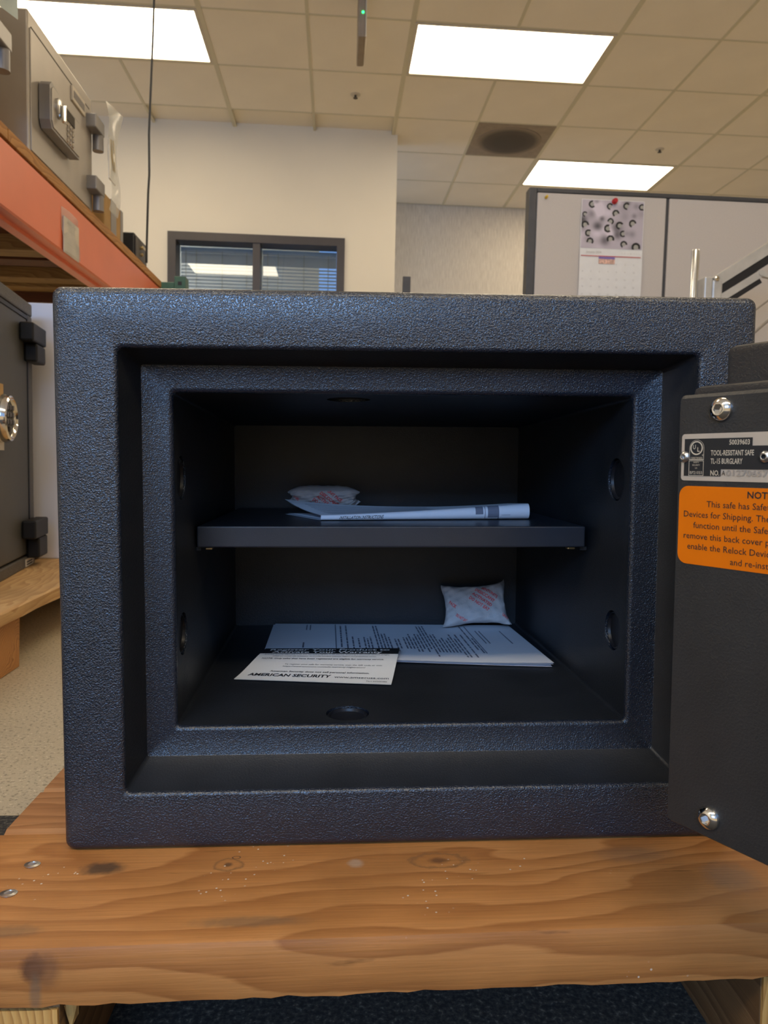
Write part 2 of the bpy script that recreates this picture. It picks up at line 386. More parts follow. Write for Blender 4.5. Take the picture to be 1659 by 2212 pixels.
rb = MB().box(-3.4, -2.9, -3.1, -2.95, 0, CZ+.03); rb.box(1.9, 5.0, -3.1, -2.95, 0, CZ+.03)
rb.box(-2.9, 1.9, -3.1, -2.95, 0, .95); rb.box(-2.9, 1.9, -3.1, -2.95, 2.55, CZ+.03)
for x in (-2.65, .95): rb.box(x-.03, x+.03, -3.1, -2.95, .95, 2.55)
tag(rb.build('wall_back', M['wall']), kind='structure')

# window in the cream wall
win = MB()
fw = .062
win.box(wx0, wx1, 5.93, 6.10, wz1-fw, wz1).box(wx0, wx1, 5.93, 6.10, wz0, wz0+fw)
win.box(wx0, wx0+fw, 5.93, 6.10, wz0+fw, wz1-fw).box(wx1-fw, wx1, 5.93, 6.10, wz0+fw, wz1-fw)
win.box(-.672, -.615, 5.94, 6.10, wz0+fw, wz1-fw)
wo = win.build('window_1', M['frame']); tag(wo, kind='structure')
MB().box(wx0+fw, -.672, 6.065, 6.071, wz0+fw, wz1-fw).build('pane', M['glass'], wo)
MB().box(-.615, wx1-fw, 6.065, 6.071, wz0+fw, wz1-fw).build('pane', M['glass'], wo)
for bi, (bx0, bx1) in enumerate(((wx0+.064, -.674), (-.613, wx1-.064))):
    bl = thing('window_blind', ('grey slatted blind behind the left pane of the dark framed window', 'grey slatted blind behind the right pane of the dark framed window')[bi], 'blind',
               loc=((bx0+bx1)/2, 6.13, wz0+fw), group='blinds in the dark framed window')
    hw = (bx1-bx0)/2
    MB().box(-hw, hw, -.018, .018, wz1-wz0-2*fw-.04, wz1-wz0-2*fw-.005).build('head_rail', M['slat'], bl)
    ca, sa = math.cos(R(-42)), math.sin(R(-42))
    sm = MB().add([(-hw, -.0125*ca, .0125*sa), (hw, -.0125*ca, .0125*sa), (hw, .0125*ca, -.0125*sa), (-hw, .0125*ca, -.0125*sa),
                   (-hw, -.0125*ca, .0125*sa+.0012), (hw, -.0125*ca, .0125*sa+.0012), (hw, .0125*ca, -.0125*sa+.0012), (-hw, .0125*ca, -.0125*sa+.0012)],
                  [(3, 2, 1, 0), (4, 5, 6, 7), (0, 1, 5, 4), (2, 3, 7, 6), (1, 2, 6, 5), (3, 0, 4, 7)]).mesh('slat', M['slat'])
    n = 0; z = wz1-wz0-2*fw-.052
    while z > .02:
        s_ = bpy.data.objects.new('slat', sm); COL.objects.link(s_); s_.parent = bl; s_.location = (0, 0, z); z -= (.0115 if n < 6 else .0265); n += 1
    for fx in (-.86, -.58, .12, .78): MB().tube([(hw*fx, -.019, .01), (hw*fx, -.019, wz1-wz0-2*fw-.03)], .0028, 6).build('cord', M['cord'], bl)

# ceiling light fixtures
def fixture():
    t = thing('ceiling_light', '', 'light')
    a, b = 2*GS, GS
    m = MB().box(.014, a-.014, .012, .030, -.003, .02).box(.014, a-.014, b-.030, b-.012, -.003, .02).box(.014, .032, .030, b-.03, -.003, .02).box(a-.032, a-.014, .03, b-.03, -.003, .02)
    m.build('frame', M['white'], t)
    MB().box(.032, a-.032, .03, b-.03, .002, .012).build('diffuser', M['lens'], t); return t
LL = {(-2, 0): 'glowing ceiling light panel above the silver safe, crossed by the hanging cable', (2, 0): 'glowing ceiling light panel, largest of those seen, right of the exit sign',
      (4, 3): 'glowing ceiling light panel seen just above the grey cubicle partition'}
WH = ['above the rack, mirrored in the office window', 'over the open safe', 'over the cubicle, far right', 'behind the camera', 'behind the camera, to the right', 'behind the camera, to the left, added to brighten the card in the safe', 'behind the camera, second from the left, added to brighten the card in the safe', 'behind the camera, fourth from the left, added to brighten the card in the safe', 'inside the office behind the blinds']
f0 = fixture()
for i, (c, r_) in enumerate(lights):
    o = f0 if i == 0 else dup(f0)
    o.location = (GX+c*GS, GY+r_*GS, CZ)
    tag(o, LL.get((c, r_), 'ceiling light panel outside the photo, %s' % WH[i-3] if i > 2 else ''), 'light', 'recessed ceiling light panels')
# vent
t = thing('ceiling_vent', 'square grey ceiling vent with a round dark dusty diffuser in the ceiling grid', 'vent', loc=(GX+3*GS, GY+2*GS, CZ))
MB().box(.010, GS-.010, .010, GS-.010, -.002, .014).build('panel', M['ventpl'], t)
m, nt, b = nodes('vent_dust'); v = tc(nt)
gr = nt.nodes.new('ShaderNodeTexGradient'); gr.gradient_type = 'SPHERICAL'
mp = nt.nodes.new('ShaderNodeMapping'); mp.inputs['Scale'].default_value = (4.0, 4.0, 4.0); t2 = nt.nodes.new('ShaderNodeTexCoord')
nt.links.new(t2.outputs['Object'], mp.inputs[0]); nt.links.new(mp.outputs[0], gr.inputs[0])
nt.links.new(ramp(nt, gr.outputs['Fac'], [(0.0, sl((146, 132, 114))), (.22, sl((92, 84, 74))), (.5, sl((80, 74, 66)))]), b.inputs['Base Color']); b.inputs['Roughness'].default_value = .9
d = MB().lathe([(.25, 0), (.25, -.0035), (.24, -.005), (.02, -.009)], (0, 0, 0), (0, 0, 1), 40).build('round_diffuser', m, t); d.location = (GS/2, GS/2, -.002)
# sprinklers
for (x, y, lb) in ((.0922, 5.345, 'small grey sprinkler head in the ceiling below the exit sign'), (2.54, 5.967, 'small pale sprinkler head in the ceiling right of the vent')):
    t = thing('sprinkler_head', lb, 'sprinkler', loc=(x, y, CZ+.003), group='ceiling sprinkler heads')
    MB().lathe([(.035, 0), (.035, -.004), (.014, -.007)], (0, 0, 0), (0, 0, 1), 20).build('escutcheon', M['white'], t)
    MB().lathe([(.008, -.006), (.008, -.022), (.016, -.024), (.016, -.026)], (0, 0, 0), (0, 0, 1), 14).build('deflector', M['ventdk'], t)
# exit sign seen edge on
t = thing('exit_sign', 'exit sign housing seen edge-on under the ceiling, with a green lamp', 'sign', loc=(.096, 4.0, CZ))
MB().box(-.020, .016, 0, .30, -.338, -.03, bev=.006).build('housing', M['ventpl'], t)
MB().box(.016, .024, .005, .295, -.335, -.035, bev=.003).build('face_plate', M['white'], t)
MB().box(-.03, .03, .08, .22, -.03, -.001).build('canopy', M['white'], t)
MB().lathe([(.006, 0), (.006, .003), (.003, .006)], (.004, 0, -.218), (0, -1, 0), 12).build('indicator_lamp', M['led'], t)

# ================================================================== CUBICLE, CALENDAR
t = thing('cubicle_partition', 'light grey fabric cubicle partition with dark trim behind the safe', 'partition', loc=(.94, 3.60, 0))
MB().box(-.038, 0, -.005, .065, 0, 1.705, bev=.004).build('end_post', M['paneltrim'], t)
MB().box(0, 1.9, -.004, .064, 1.685, 1.705, bev=.003).build('top_rail', M['paneltrim'], t)
MB().box(.003, .639, 0, .06, .08, 1.684, bev=.004).build('panel', M['fabric'], t)
MB().box(.655, 1.9, 0, .06, .08, 1.684, bev=.004).build('panel', M['fabric'], t)
MB().box(.640, .654, .006, .054, .02, 1.684).build('seam', M['paneltrim'], t)
MB().box(.003, 1.9, .004, .056, 0, .079).build('base_rail', M['paneltrim'], t)

def calendar_picture():
    import colorsys
    rnd = random.Random(3)
    nx, ny = 150, 116; me = MB()
    me.grid(lambda u, v_: (-.152+.304*u, -.0012, -.226+.226*v_), nx, ny)
    o_ = me.build('printed_picture', [], None)
    mat, nt, b = nodes('calendar_print'); a = nt.nodes.new('ShaderNodeVertexColor'); a.layer_name = 'col'; nt.links.new(a.outputs[0], b.inputs['Base Color']); b.inputs['Roughness'].default_value = .5
    o_.data.materials.append(mat)
    ca = o_.data.color_attributes.new('col', 'FLOAT_COLOR', 'POINT')
    # crescent marks (cx, cy, r, ang) in picture units (0..1, y from the top)
    cr = [(.16, .09, .055, 200), (.45, .12, .05, 150), (.72, .10, .055, 160), (.97, .11, .05, 180), (.55, .26, .055, 120), (.47, .43, .05, 60), (.62, .51, .06, 150), (.83, .46, .06, 130),
          (.06, .52, .06, 120), (.43, .58, .06, 190), (.12, .69, .055, 170), (.15, .86, .055, 80), (.48, .80, .06, 100), (.68, .68, .05, 190), (.70, .90, .055, 120), (.90, .95, .07, 100), (.05, .30, .04, 150)]
    bl = [(rnd.random(), rnd.random(), rnd.uniform(.05, .13), rnd.choice([-.22, -.16, .10, .12, -.1])) for _ in range(34)]
    bl += [(.27, .55, .09, -.4), (.17, .28, .09, -.25), (.33, .38, .05, -.35), (.85, .30, .05, -.2), (.60, .72, .08, -.2), (.83, .68, .07, -.16)]
    for i, vv in enumerate(o_.data.vertices):
        x = (vv.co.x+.152)/.304; y = -vv.co.z/.226
        L = .74
        for (bx, by, br, ba) in bl:
            dd = ((x-bx)**2/1.0+((y-by)*.75)**2)/(br*br); L += ba*math.exp(-dd*1.6)
        L = max(.12, min(.86, L)); c = [L*1.0, L*.94, L*.98]
        for (cx_, cy_, r_, an) in cr:
            dx, dy = (x-cx_), (y-cy_)*.75; q = math.hypot(dx, dy)
            if q < r_*1.25:
                an_ = math.degrees(math.atan2(-dy, dx)) % 360; da = abs((an_-an+180) % 360-180)
                if r_*.55 < q < r_*1.05 and da < 125: k = .10
                elif q < r_*.55: k = .62
                else: k = None
                if k is not None: c = [k*1.02, k, k*.93]
        ca.data[i].color = (*[(z_**2.0) for z_ in c], 1)
    return o_
t = thing('wall_calendar', 'calendar with a picture of white birds pinned to the grey partition', 'calendar', loc=(1.312, 3.592, 1.657))
MB().box(-.155, .155, 0, .003, -.232, .003).build('picture_page', M['card'], t)
cp = calendar_picture(); cp.parent = t
MB().grid(lambda u, v_: (-.155+.310*u, -.001-.004*math.sin(math.pi*v_), -.232-.25*(1-v_)), 6, 8).build('date_page', M['card'], t)
pg = MB(); yc = lambda x, z: (x, -.0065, z)
pg.add([yc(-.150, -.262), yc(.146, -.262), yc(.146, -.2655), yc(-.150, -.2655)], [(0, 1, 2, 3)], 0)
text(pg, 'January 2026', -.125, -.250, None, .010, yc, 0, 'L', 1)
text(pg, 'S    M    T    W    T    F    S', .05, -.250, .09, .004, yc, 0, 'L', 1)
k = 1
for r_ in range(5):
    for c in range(7):
        if (r_ == 0 and c < 4) or k > 31: continue
        text(pg, str(k), -.142+c*.042, -.305-r_*.036, None, .0075, yc, 0, 'L', 1); k += 1
pg.add([yc(-.062, -.266), yc(.018, -.266), yc(.018, -.277), yc(-.062, -.277)], [(0, 1, 2, 3)], 2)
pg.add([yc(-.062, -.277), yc(.018, -.277), yc(.018, -.300), yc(-.062, -.300)], [(0, 1, 2, 3)], 3)
pg.build('printed_dates', [plain('print_red', (.55, .06, .06), .6), plain('print_pale', (.50, .47, .44), .6), plain('print_violet', (.22, .16, .42), .6), plain('print_peach', (.72, .42, .32), .6, 0, 90, .5)], t)
for (nm, mt, x, z, r_, lb) in (('push_pin', M['red'], 1.3155, 1.652, .013, 'red push pin holding the calendar on the partition'), ('push_pin', M['yellow'], .9835, 1.660, .007, 'yellow push pin near the top left corner of the partition')):
    pt = MB().lathe([(r_*.9, 0), (r_, .003), (r_*.55, .008), (r_*.5, .014), (r_*.9, .02), (r_*.7, .024)], (0, 0, 0), (0, -1, 0), 16).build(nm, mt, smooth=True)
    pt.location = (x, 3.588 if r_ > .01 else 3.598, z); tag(pt, lb, 'pin')

# desk and monitor arm in front of the partition
t = thing('office_desk', 'grey laminate desk hidden behind the safe, below the monitor arm', 'desk', loc=(1.72, 3.1, 0))
MB().box(-.6, .7, -.42, .44, .70, .73, bev=.004).build('desktop', M['desk'], t)
for (x, y) in ((-.55, -.38), (.62, -.38), (-.55, .38), (.62, .38)): MB().box(x-.025, x+.025, y-.025, y+.025, 0, .70).build('leg', M['paneltrim'], t)
t = thing('monitor_mount', 'pale grey monitor arm on a polished post, right of the calendar', 'monitor arm', loc=(1.40, 2.9, .73))
MB().lathe([(.045, 0), (.045, .012), (.016, .014)], (0, 0, 0), (0, 0, 1), 20).build('base', M['armwhite'], t)
MB().lathe([(.0155, .012), (.0155, .508), (.013, .512)], (0, 0, 0), (0, 0, 1), 20).build('post', M['alu'], t, smooth=True)
def link(p, q, h, wd, mi, mb, yo=0, bev=True):
    p, q = Vector(p), Vector(q); dr = (q-p).normalized(); up = Vector((-dr.z, 0, dr.x))
    for s0, s1 in ((0, 1),):
        c = [p-up*h/2, q-up*h/2, q+up*h/2, p+up*h/2]
        vs = [v_+Vector((0, yo-wd/2, 0)) for v_ in c]+[v_+Vector((0, yo+wd/2, 0)) for v_ in c]
        mb.add(vs, [(0, 1, 2, 3), (7, 6, 5, 4), (0, 4, 5, 1), (1, 5, 6, 2), (2, 6, 7, 3), (3, 7, 4, 0)], mi)
kb = MB().box(.028, .062, -.03, .03, .27, .405, bev=.006); kb.box(.062, .105, -.026, .026, .30, .395, bev=.008); kb.build('knuckle', M['armwhite'], t)
MB().box(0, .04, -.02, .02, .28, .31).build('collar', M['armwhite'], t)
a1 = MB(); link((.075, 0, .385), (.40, 0, .60), .040, .05, 0, a1); a1.build('upper_link', M['armwhite'], t)
a1 = MB(); link((.065, 0, .338), (.40, 0, .558), .034, .04, 0, a1); a1.build('link_underside', M['dark'], t)
a1 = MB(); link((.095, 0, .32), (.262, 0, .428), .028, .04, 0, a1); a1.build('lower_link', M['armwhite'], t)
a1 = MB(); link((.13, 0, .313), (.262, 0, .400), .020, .035, 0, a1); a1.build('link_underside', M['dark'], t)
a1 = MB(); link((.262, 0, .428), (.33, 0, .415), .014, .02, 0, a1); a1.lathe([(.017, -.02), (.017, .02)], (.33, 0, .415), (0, 1, 0), 18); a1.lathe([(.012, -.024), (.012, .024)], (.262, 0, .428), (0, 1, 0), 18)
a1.build('tension_rod', M['armwhite'], t)
MB().lathe([(.010, 0), (.010, .005), (.006, .008)], (.078, -.026, .398), (0, -1, 0), 16).build('pivot_screw', M['chrome'], t)
MB().tube([(.02, .03, .20), (.12, .02, .215), (.255, .01, .285), (.345, .01, .355), (.39, .01, .45), (.395, 0, .56)], .004, 8).build('cable', M['cablegrey'], t, smooth=True)
MB().tube([(.02, .03, .13), (.12, .02, .135), (.25, .01, .19), (.35, .01, .28), (.42, .01, .40), (.41, 0, .57)], .006, 8).build('cable', M['cablegrey'], t, smooth=True)
t = thing('monitor_stand', 'narrow dark post showing above the safe right of the cream wall', 'post', loc=(.448, 5.0, 0))
MB().box(-.026, .026, -.015, .015, .02, 1.598, bev=.003).build('post', M['paneltrim'], t)
MB().box(-.15, .15, -.12, .12, 0, .02, bev=.003).build('base', M['paneltrim'], t)

# ================================================================== RACK ON THE LEFT
BXF = -.75
t = thing('storage_rack', 'orange steel rack beam carrying a wooden shelf left of the safe', 'rack', loc=(0, 0, 0))
bm_ = MB()
prof = [(BXF, 1.085), (BXF, .942), (BXF-.004, .938), (BXF-.032, .938), (BXF-.033, .930), (BXF-.060, .930), (BXF-.060, 1.06), (BXF-.035, 1.06), (BXF-.035, 1.085)]
bm_.prism(prof, lambda x, z, y: (x, y, z), .95, 3.24)
be = bm_.build('beam', M['beam'], t)
b2 = MB().prism([(-1.85, 1.085), (-1.85, .942), (-1.79, .942), (-1.79, 1.085)], lambda x, z, y: (x, y, z), .95, 3.24).build('beam', M['beam'], t)
for (y0, y1) in ((.95, 1.770), (1.773, 3.236)): MB().box(-1.85, BXF+.004, y0, y1, 1.0905, 1.118, bev=.0015).build('shelf_board', M['mdf'], t)
MB().box(-1.85, BXF-.006, .95, 3.235, 1.086, 1.0904).build('backing_sheet', M['joistdk'], t)
for (y, h, mt) in ((1.2, .055, 'joist'), (1.6, .055, 'joist'), (2.0, .05, 'joist'), (2.50, .048, 'joist'), (2.68, .035, 'joistdk'), (2.93, .04, 'joist'), (3.04, .05, 'joist'), (3.148, .088, 'joistdk')):
    MB().box(-1.788, BXF-.062, y, y+.09, 1.085-h, 1.0855).build('joist', M[mt], t)
ups = (('teal rack upright with a bolt hole at the end of the orange beam', -.70, -.652, 3.27, 3.34, 1.150), ('far left teal rack upright behind the rack', -1.86, -1.80, 3.27, 3.34, 1.150),
       ('near right teal rack upright, out of view beside the camera', -.805, -.76, .70, .76, 1.08), ('near left teal rack upright, out of view beside the camera', -1.86, -1.80, .70, .76, 1.08))
for i, (lb, x0, x1, y0, y1, z1) in enumerate(ups):
    u_ = thing('rack_upright', lb, 'upright', loc=((x0+x1)/2, y0, 0), group='teal rack uprights'); hx = (x1-x0)/2
    MB().box(-hx, hx, 0, y1-y0, 0, z1, bev=.003).build('post', M['teal'], u_)
    MB().box(-hx-.02, hx+.02, -.02, y1-y0+.02, 0, .006).build('foot_plate', M['teal'], u_)
    if i == 0:
        MB().box(-.008, .008, -.002, .001, 1.112, 1.127).build('bolt_hole', M['dark'], u_)
        MB().box(-1.12, -hx, .005, .06, 1.085, 1.125, bev=.003).build('cross_tube', M['teal'], u_)
# tag on the beam
t = thing('beam_tag', 'white paper tag in a clear sleeve stuck on the orange beam', 'tag', loc=(BXF+.001, 2.165, .995))
MB().grid(lambda u, v_: (.0005+.010*math.sin(math.pi*u)*.5+(.006 if v_ < .5 else 0)*(1-v_), -.066+.132*u, -.055+.115*v_), 6, 6).build('sleeve', M['plastic'], t)
MB().box(.002, .0045, -.058, .060, -.058, .038, bev=.0004).build('paper', M['label'], t)
tg = MB(); fn = lambda x, z: (.0049, x, z)
for i, (s_, z) in enumerate((('SHELF LOAD', .024), ('-----------', .006), ('---------', -.012), ('------------', -.030))): text(tg, s_, -.035, z, .07, .005, fn, 0, 'L')
tg.build('faded_print', M['stamp'], t)

# charcoal safe on its pallet
DYAW = R(8.2)
TD = Matrix.Translation((-.7194, 1.824, .127)) @ Matrix.Rotation(DYAW, 4, 'Z') @ Matrix.Rotation(R(90), 4, 'Z')
# local: X -> along world +y (far), Y -> into the body (-x), Z up; front face at Y=0, facing -Y
t = thing('charcoal_safe', 'charcoal safe with a round chrome keypad on the left pallet', 'safe', TD)
H = .612
cb = MB().box(-.62, 0, .030, .60, 0, H, bev=.006); cb.build('body', M['greysafe'], t)
fr = MB().box(-.62, 0, 0, .030, H-.030, H, bev=.004).box(-.62, 0, 0, .03, 0, .026, bev=.003).box(-.034, 0, .001, .03, .026, H-.03, bev=.002); fr.build('front_frame', M['greysafe'], t)
dr = MB().box(-.61, -.046, .001, .028, .030, H-.040, bev=.004).build('door', M['greydoor'], t)
MB().box(-.0485, -.0395, -.0008, .028, .026, H-.031).build('door_gap', M['dark'], t)
MB().box(-.62, -.0395, -.0008, .028, H-.042, H-.0335).build('door_gap', M['dark'], t)
for (z0, z1, z2) in ((.472, .514, .555), (.022, .070, .112)):
    MB().box(-.115, .004, -.030, 0, z1, z2, bev=.004).build('hinge', M['hingeblack'], t)
    MB().box(-.075, .004, -.028, 0, z0, z1-.001, bev=.004).build('hinge', M['hingeblack'], t)
KC = (-.268, 0, .335)
k_ = MB().lathe([(.048, 0), (.050, .010), (.046, .022), (.042, .024), (.040, .018), (.037, .016)], KC, (0, -1, 0), 36).build('keypad', M['chrome'], t, smooth=True)
MB().lathe([(.0375, .012), (.0375, .017)], KC, (0, -1, 0), 30).build('keypad_face', M['greydoor'], k_)
for r_ in range(4):
    for c in range(3):
        if r_ == 3 and c != 1: continue
        MB().box(KC[0]-.026+c*.019, KC[0]-.026+c*.019+.014, -.0215, -.016, KC[2]+.016-r_*.0145, KC[2]+.027-r_*.0145, bev=.002).build('key', M['frame'], k_)
MB().box(-.33, -.245, -.0015, 0.001, .378, .405).build('number_label', M['tan'], t)
lb_ = MB().box(-.33, -.245, -.0015, 0.001, .270, .286).build('maker_label', M['label'], t)
MB().box(-.088, -.020, -.001, 0.0005, .003, .020).build('barcode_label', M['label'], t)
bc = MB()
for i in range(2): bc.box(-.080, -.030, -.0016, -.0012, .006+i*.006, .009+i*.006)
bc.build('printed_lines', M['ink'], t)

# light grey cabinet behind it
t = thing('light_grey_cabinet', 'light grey steel cabinet between the charcoal safe and the big open safe', 'cabinet', loc=(-.66, 1.90, .127))
MB().box(-.50, .06, 0, .45, 0, .632, bev=.003).build('body', M['lightcab'], t)
MB().box(.06, .075, .02, .43, .02, .61, bev=.003).build('door', M['lightcab'], t)

# pallet under them
t = thing('left_pallet', 'pale wooden pallet under the charcoal safe', 'pallet', loc=(-.55, 0, 0))
t.name = 'wooden_pallet'
def rough_board(mb, x0, x1, y0, y1, z0, z1, n=14, amp=.002, seed=1, axis='y'):
    rn = random.Random(seed); P = []
    for i in range(n+1):
        f_ = i/n; a = (y0+(y1-y0)*f_) if axis == 'y' else (x0+(x1-x0)*f_)
        j = [rn.uniform(-amp, amp) for _ in range(4)]
        if axis == 'y':
            P.append([(x0, a, z0+j[0]), (x1-abs(j[0])*1.5, a, z0+abs(j[1])), (x1+j[2]*.3, a, z1-.003), (x1-.004, a, z1), (x0, a, z1)])
        else:
            P.append([(a, y1, z0), (a, y0+abs(j[0]), z0+abs(j[1])*1.5), (a, y0+j[2]*.15, z0+.006), (a, y0, z1-.007), (a, y0+.002, z1-.0025), (a, y0+.007, z1), (a, y1-.001, z1), (a, y1, z1-.001)])
    k = len(P[0]); v = [q for r_ in P for q in r_]; f = []
    for i in range(n):
        for q in range(k): f.append((i*k+q, i*k+(q+1) % k, (i+1)*k+(q+1) % k, (i+1)*k+q))
    f.append(tuple(range(k))); f.append(tuple(n*k+q for q in reversed(range(k)))); mb.add(v, f); return mb
rough_board(MB(), -.19, 0, .80, 2.45, .101, .127, 30, .003, 5).build('deck_board', M['palewood'], t)
for i in range(1, 5): rough_board(MB(), -.19-.2*i, -.2*i-.005, .80, 2.45, .101, .127, 10, .002, 5+i).build('deck_board', M['palewood'], t)
for (y0, y1) in ((1.22, 1.381), (2.10, 2.2), (.82, .90)):
    rough_board(MB(), -.95, -.024, y0, y1, 0, .1005, 2, .002, 3).build('stringer', M['blockwood'] if y0 < 2 else M['stringer'], t)

# silver safes on the rack
def silver_safe(name, label, y0, y1, z1, keypad, hz):
    t = thing(name, label, 'safe', Matrix.Translation((BXF-.004, y1, 1.118)) @ Matrix.Rotation(R(90), 4, 'Z'), group='silver safes on the rack')
    L = y1-y0; Hh = z1-1.118
    MB().box(-L, 0, .0, .44, 0, Hh, bev=.004).build('body', M['silver'], t)
    MB().box(-L+.010, -.030, -.003, 0.002, .008, Hh-.040, bev=.001).build('door', M['silver'], t)
    MB().box(-L+.018, -.028, -.0015, .001, Hh-.040, Hh-.034).build('door_gap', M['ventdk'], t)
    for z in hz:
        hg = MB().box(-.062, .020, -.032, 0.0, z+.045, z+.085, bev=.003).build('hinge', M['silverdk'], t)
        MB().lathe([(.016, 0), (.016, .045)], (.006, -.016, z), (0, 0, 1), 18).build('hinge_barrel', M['silverdk'], hg, smooth=True)
    return t, L, Hh
s1, L1, H1 = silver_safe('silver_safe', 'silver safe at the left edge of the photo, mostly cut off, on the rack shelf', 1.22, 1.722, 1.56, False, (.10, .27))
s2, L, Hh = silver_safe('silver_safe', 'silver safe with an electronic keypad and dial on the rack shelf', 1.905, 2.375, 1.452, True, (.012, .190))
kx0, kx1, kz0, kz1 = 1.955-2.375, 2.165-2.375, .082, .187
kp = MB(); kp.prism([(kx0, kz0+.018), (kx0+.012, kz0), (kx1, kz0), (kx1, kz1-.006), (kx0+.07, kz1-.002), (kx0+.06, kz1), (kx0+.012, kz1+.008), (kx0, kz1-.004)], lambda x, z, y: (x, y, z), -.006, -.032)
kpo = kp.build('keypad_panel', M['silverdk'], s2)
MB().prism([(kx0+.008, kz0+.02), (kx0+.018, kz0+.006), (kx1-.006, kz0+.006), (kx1-.006, kz1-.012), (kx0+.018, kz1-.002), (kx0+.008, kz1-.01)], lambda x, z, y: (x, y, z), -.032, -.0345).build('panel_face', M['silver'], kpo)
MB().lathe([(.024, 0), (.024, .006), (.018, .008)], (kx0+.050, -.0345, kz0+.065), (0, -1, 0), 28).build('dial', M['steel'], kpo, smooth=True)
MB().box(kx0+.044, kx0+.058, -.054, -.0425, kz0+.03, kz0+.075, bev=.004).build('dial_grip', M['chrome'], kpo)
MB().box(kx0+.10, kx0+.165, -.0365, -.034, kz0+.064, kz0+.092, bev=.001).build('display', M['ventdk'], kpo)
for r_ in range(4):
    for c in range(3): MB().lathe([(.0058, 0), (.0058, .003), (.004, .0042)], (kx0+.112+c*.019, -.0345, kz0+.054-r_*.0135), (0, -1, 0), 10).build('key', M['chrome'], kpo)
mpl = MB().box(kx1+.022, kx1+.125, -.0085, -.003, .252, .292, bev=.001).build('maker_plate', M['label'], s2)
MB().box(kx1+.030, kx1+.118, -.0092, -.0085, .262, .281).build('plate_lettering', M['inkgrey'], mpl)
# key bag hanging on the hinge
t = thing('hanging_bag', 'clear plastic bag with papers hanging on the hinge of the silver safe', 'bag', loc=(BXF+.044, 2.44, 1.118))
def bagfn(off):
    return lambda u, v_: (off*math.sin(math.pi*u)*(.25+.75*math.sin(math.pi*min(1, v_*1.1)))+.006*math.sin(9*v_)+.020*max(0, v_-.8)*5*u, -.060+.09*u+.016*math.sin(5*v_)-.03*(1-u)*max(0, v_-.85)*4, .020+.305*v_)
MB().grid(bagfn(.012), 8, 16).build('bag_front', M['plastic'], t, smooth=True)
MB().grid(bagfn(-.006), 8, 16).build('bag_back', M['plastic'], t, smooth=True)
MB().box(-.003, .0, -.055, .012, .115, .235).build('document', M['card'], t)
MB().tube([(.0015, -.04, .235), (.002, -.035, .19), (.002, -.02, .15), (.002, -.005, .15), (.002, -.012, .20), (.0015, -.02, .24)], .0022, 6).build('key_ring', M['brass'], t)
# taped carton, black box
t = thing('taped_carton', 'brown carton with grey tape standing behind the silver safe on the rack', 'carton', loc=(BXF-.01, 2.60, 1.118))
MB().box(-.30, 0, -.09, .12, 0, .115, bev=.004).build('carton', M['tan'], t)
MB().box(-.301, .0012, -.02, .04, -.0, .1162).build('tape', M['silverdk'], t)
MB().box(-.301, .0010, .09, .1202, 0.0, .1160).build('tape', M['silverdk'], t)
t = thing('black_lock_box', 'black steel box with brass knobs at the end of the rack shelf', 'box', loc=(BXF, 2.85, 1.118))
MB().box(-.30, -.006, 0, .172, 0, .088, bev=.003).build('body', M['black_gloss'], t)
MB().box(-.007, -.001, .010, .164, .004, .078, bev=.002).build('door', M['frame'], t)
for z in (.052, .026): MB().lathe([(.006, 0), (.006, .008), (.004, .010)], (-.001, .075, z), (1, 0, 0), 14).build('knob', M['brass'], t)
MB().box(-.0012, .0002, .10, .15, .058, .068).build('label', M['label'], t)
tag(MB().box(-.99, -.83, 2.87, 2.97, 1.2065, 1.220, bev=.004).build('black_tray', M['dark']), 'flat black object lying on top of the black steel box', 'tray')
# pale olive card at the top left
t = thing('hanging_card', 'pale olive card in the top left corner of the photo', 'card', loc=(-.655, 1.60, 1.26))
MB().grid(lambda u, v_: (-.085+.0965*u, -.02+.003*math.sin(3*u+2*v_), .056-.068*u+.24*v_), 8, 6).build('card', M['hosecard'], t, smooth=True)
MB().tube([(-.04, -.02, .25), (-.04, -.02, .8), (-.04, -.02, CZ-1.26)], .0015, 6).build('string', M['cord'], t)
# hanging cable
tag(MB().tube([(-.655, 2.95, CZ), (-.700, 2.95, 2.2), (-.7067, 2.95, 2.083), (-.712, 2.95, 1.93), (-.717, 2.95, 1.8167), (-.726, 2.95, 1.60), (-.7250, 2.95, 1.45), (-.7293, 2.95, 1.3763), (-.7347, 2.95, 1.187), (-.7360, 2.952, 1.122)], .0042, 8).build('hanging_cable', M['cable'], smooth=True),
    'thin black cable hanging from the ceiling down to the end of the rack', 'cable')

# ================================================================== MAIN PALLET (safe frame)
t = thing('wooden_pallet', 'orange-brown wooden pallet that carries the big open safe', 'pallet', TS)
PX0, PX1 = -.055, .545
fb = MB(); rough_board(fb, PX0-.001, PX1, -.1035, .0275, -.0375, -.0003, 60, .0011, 11, 'x')
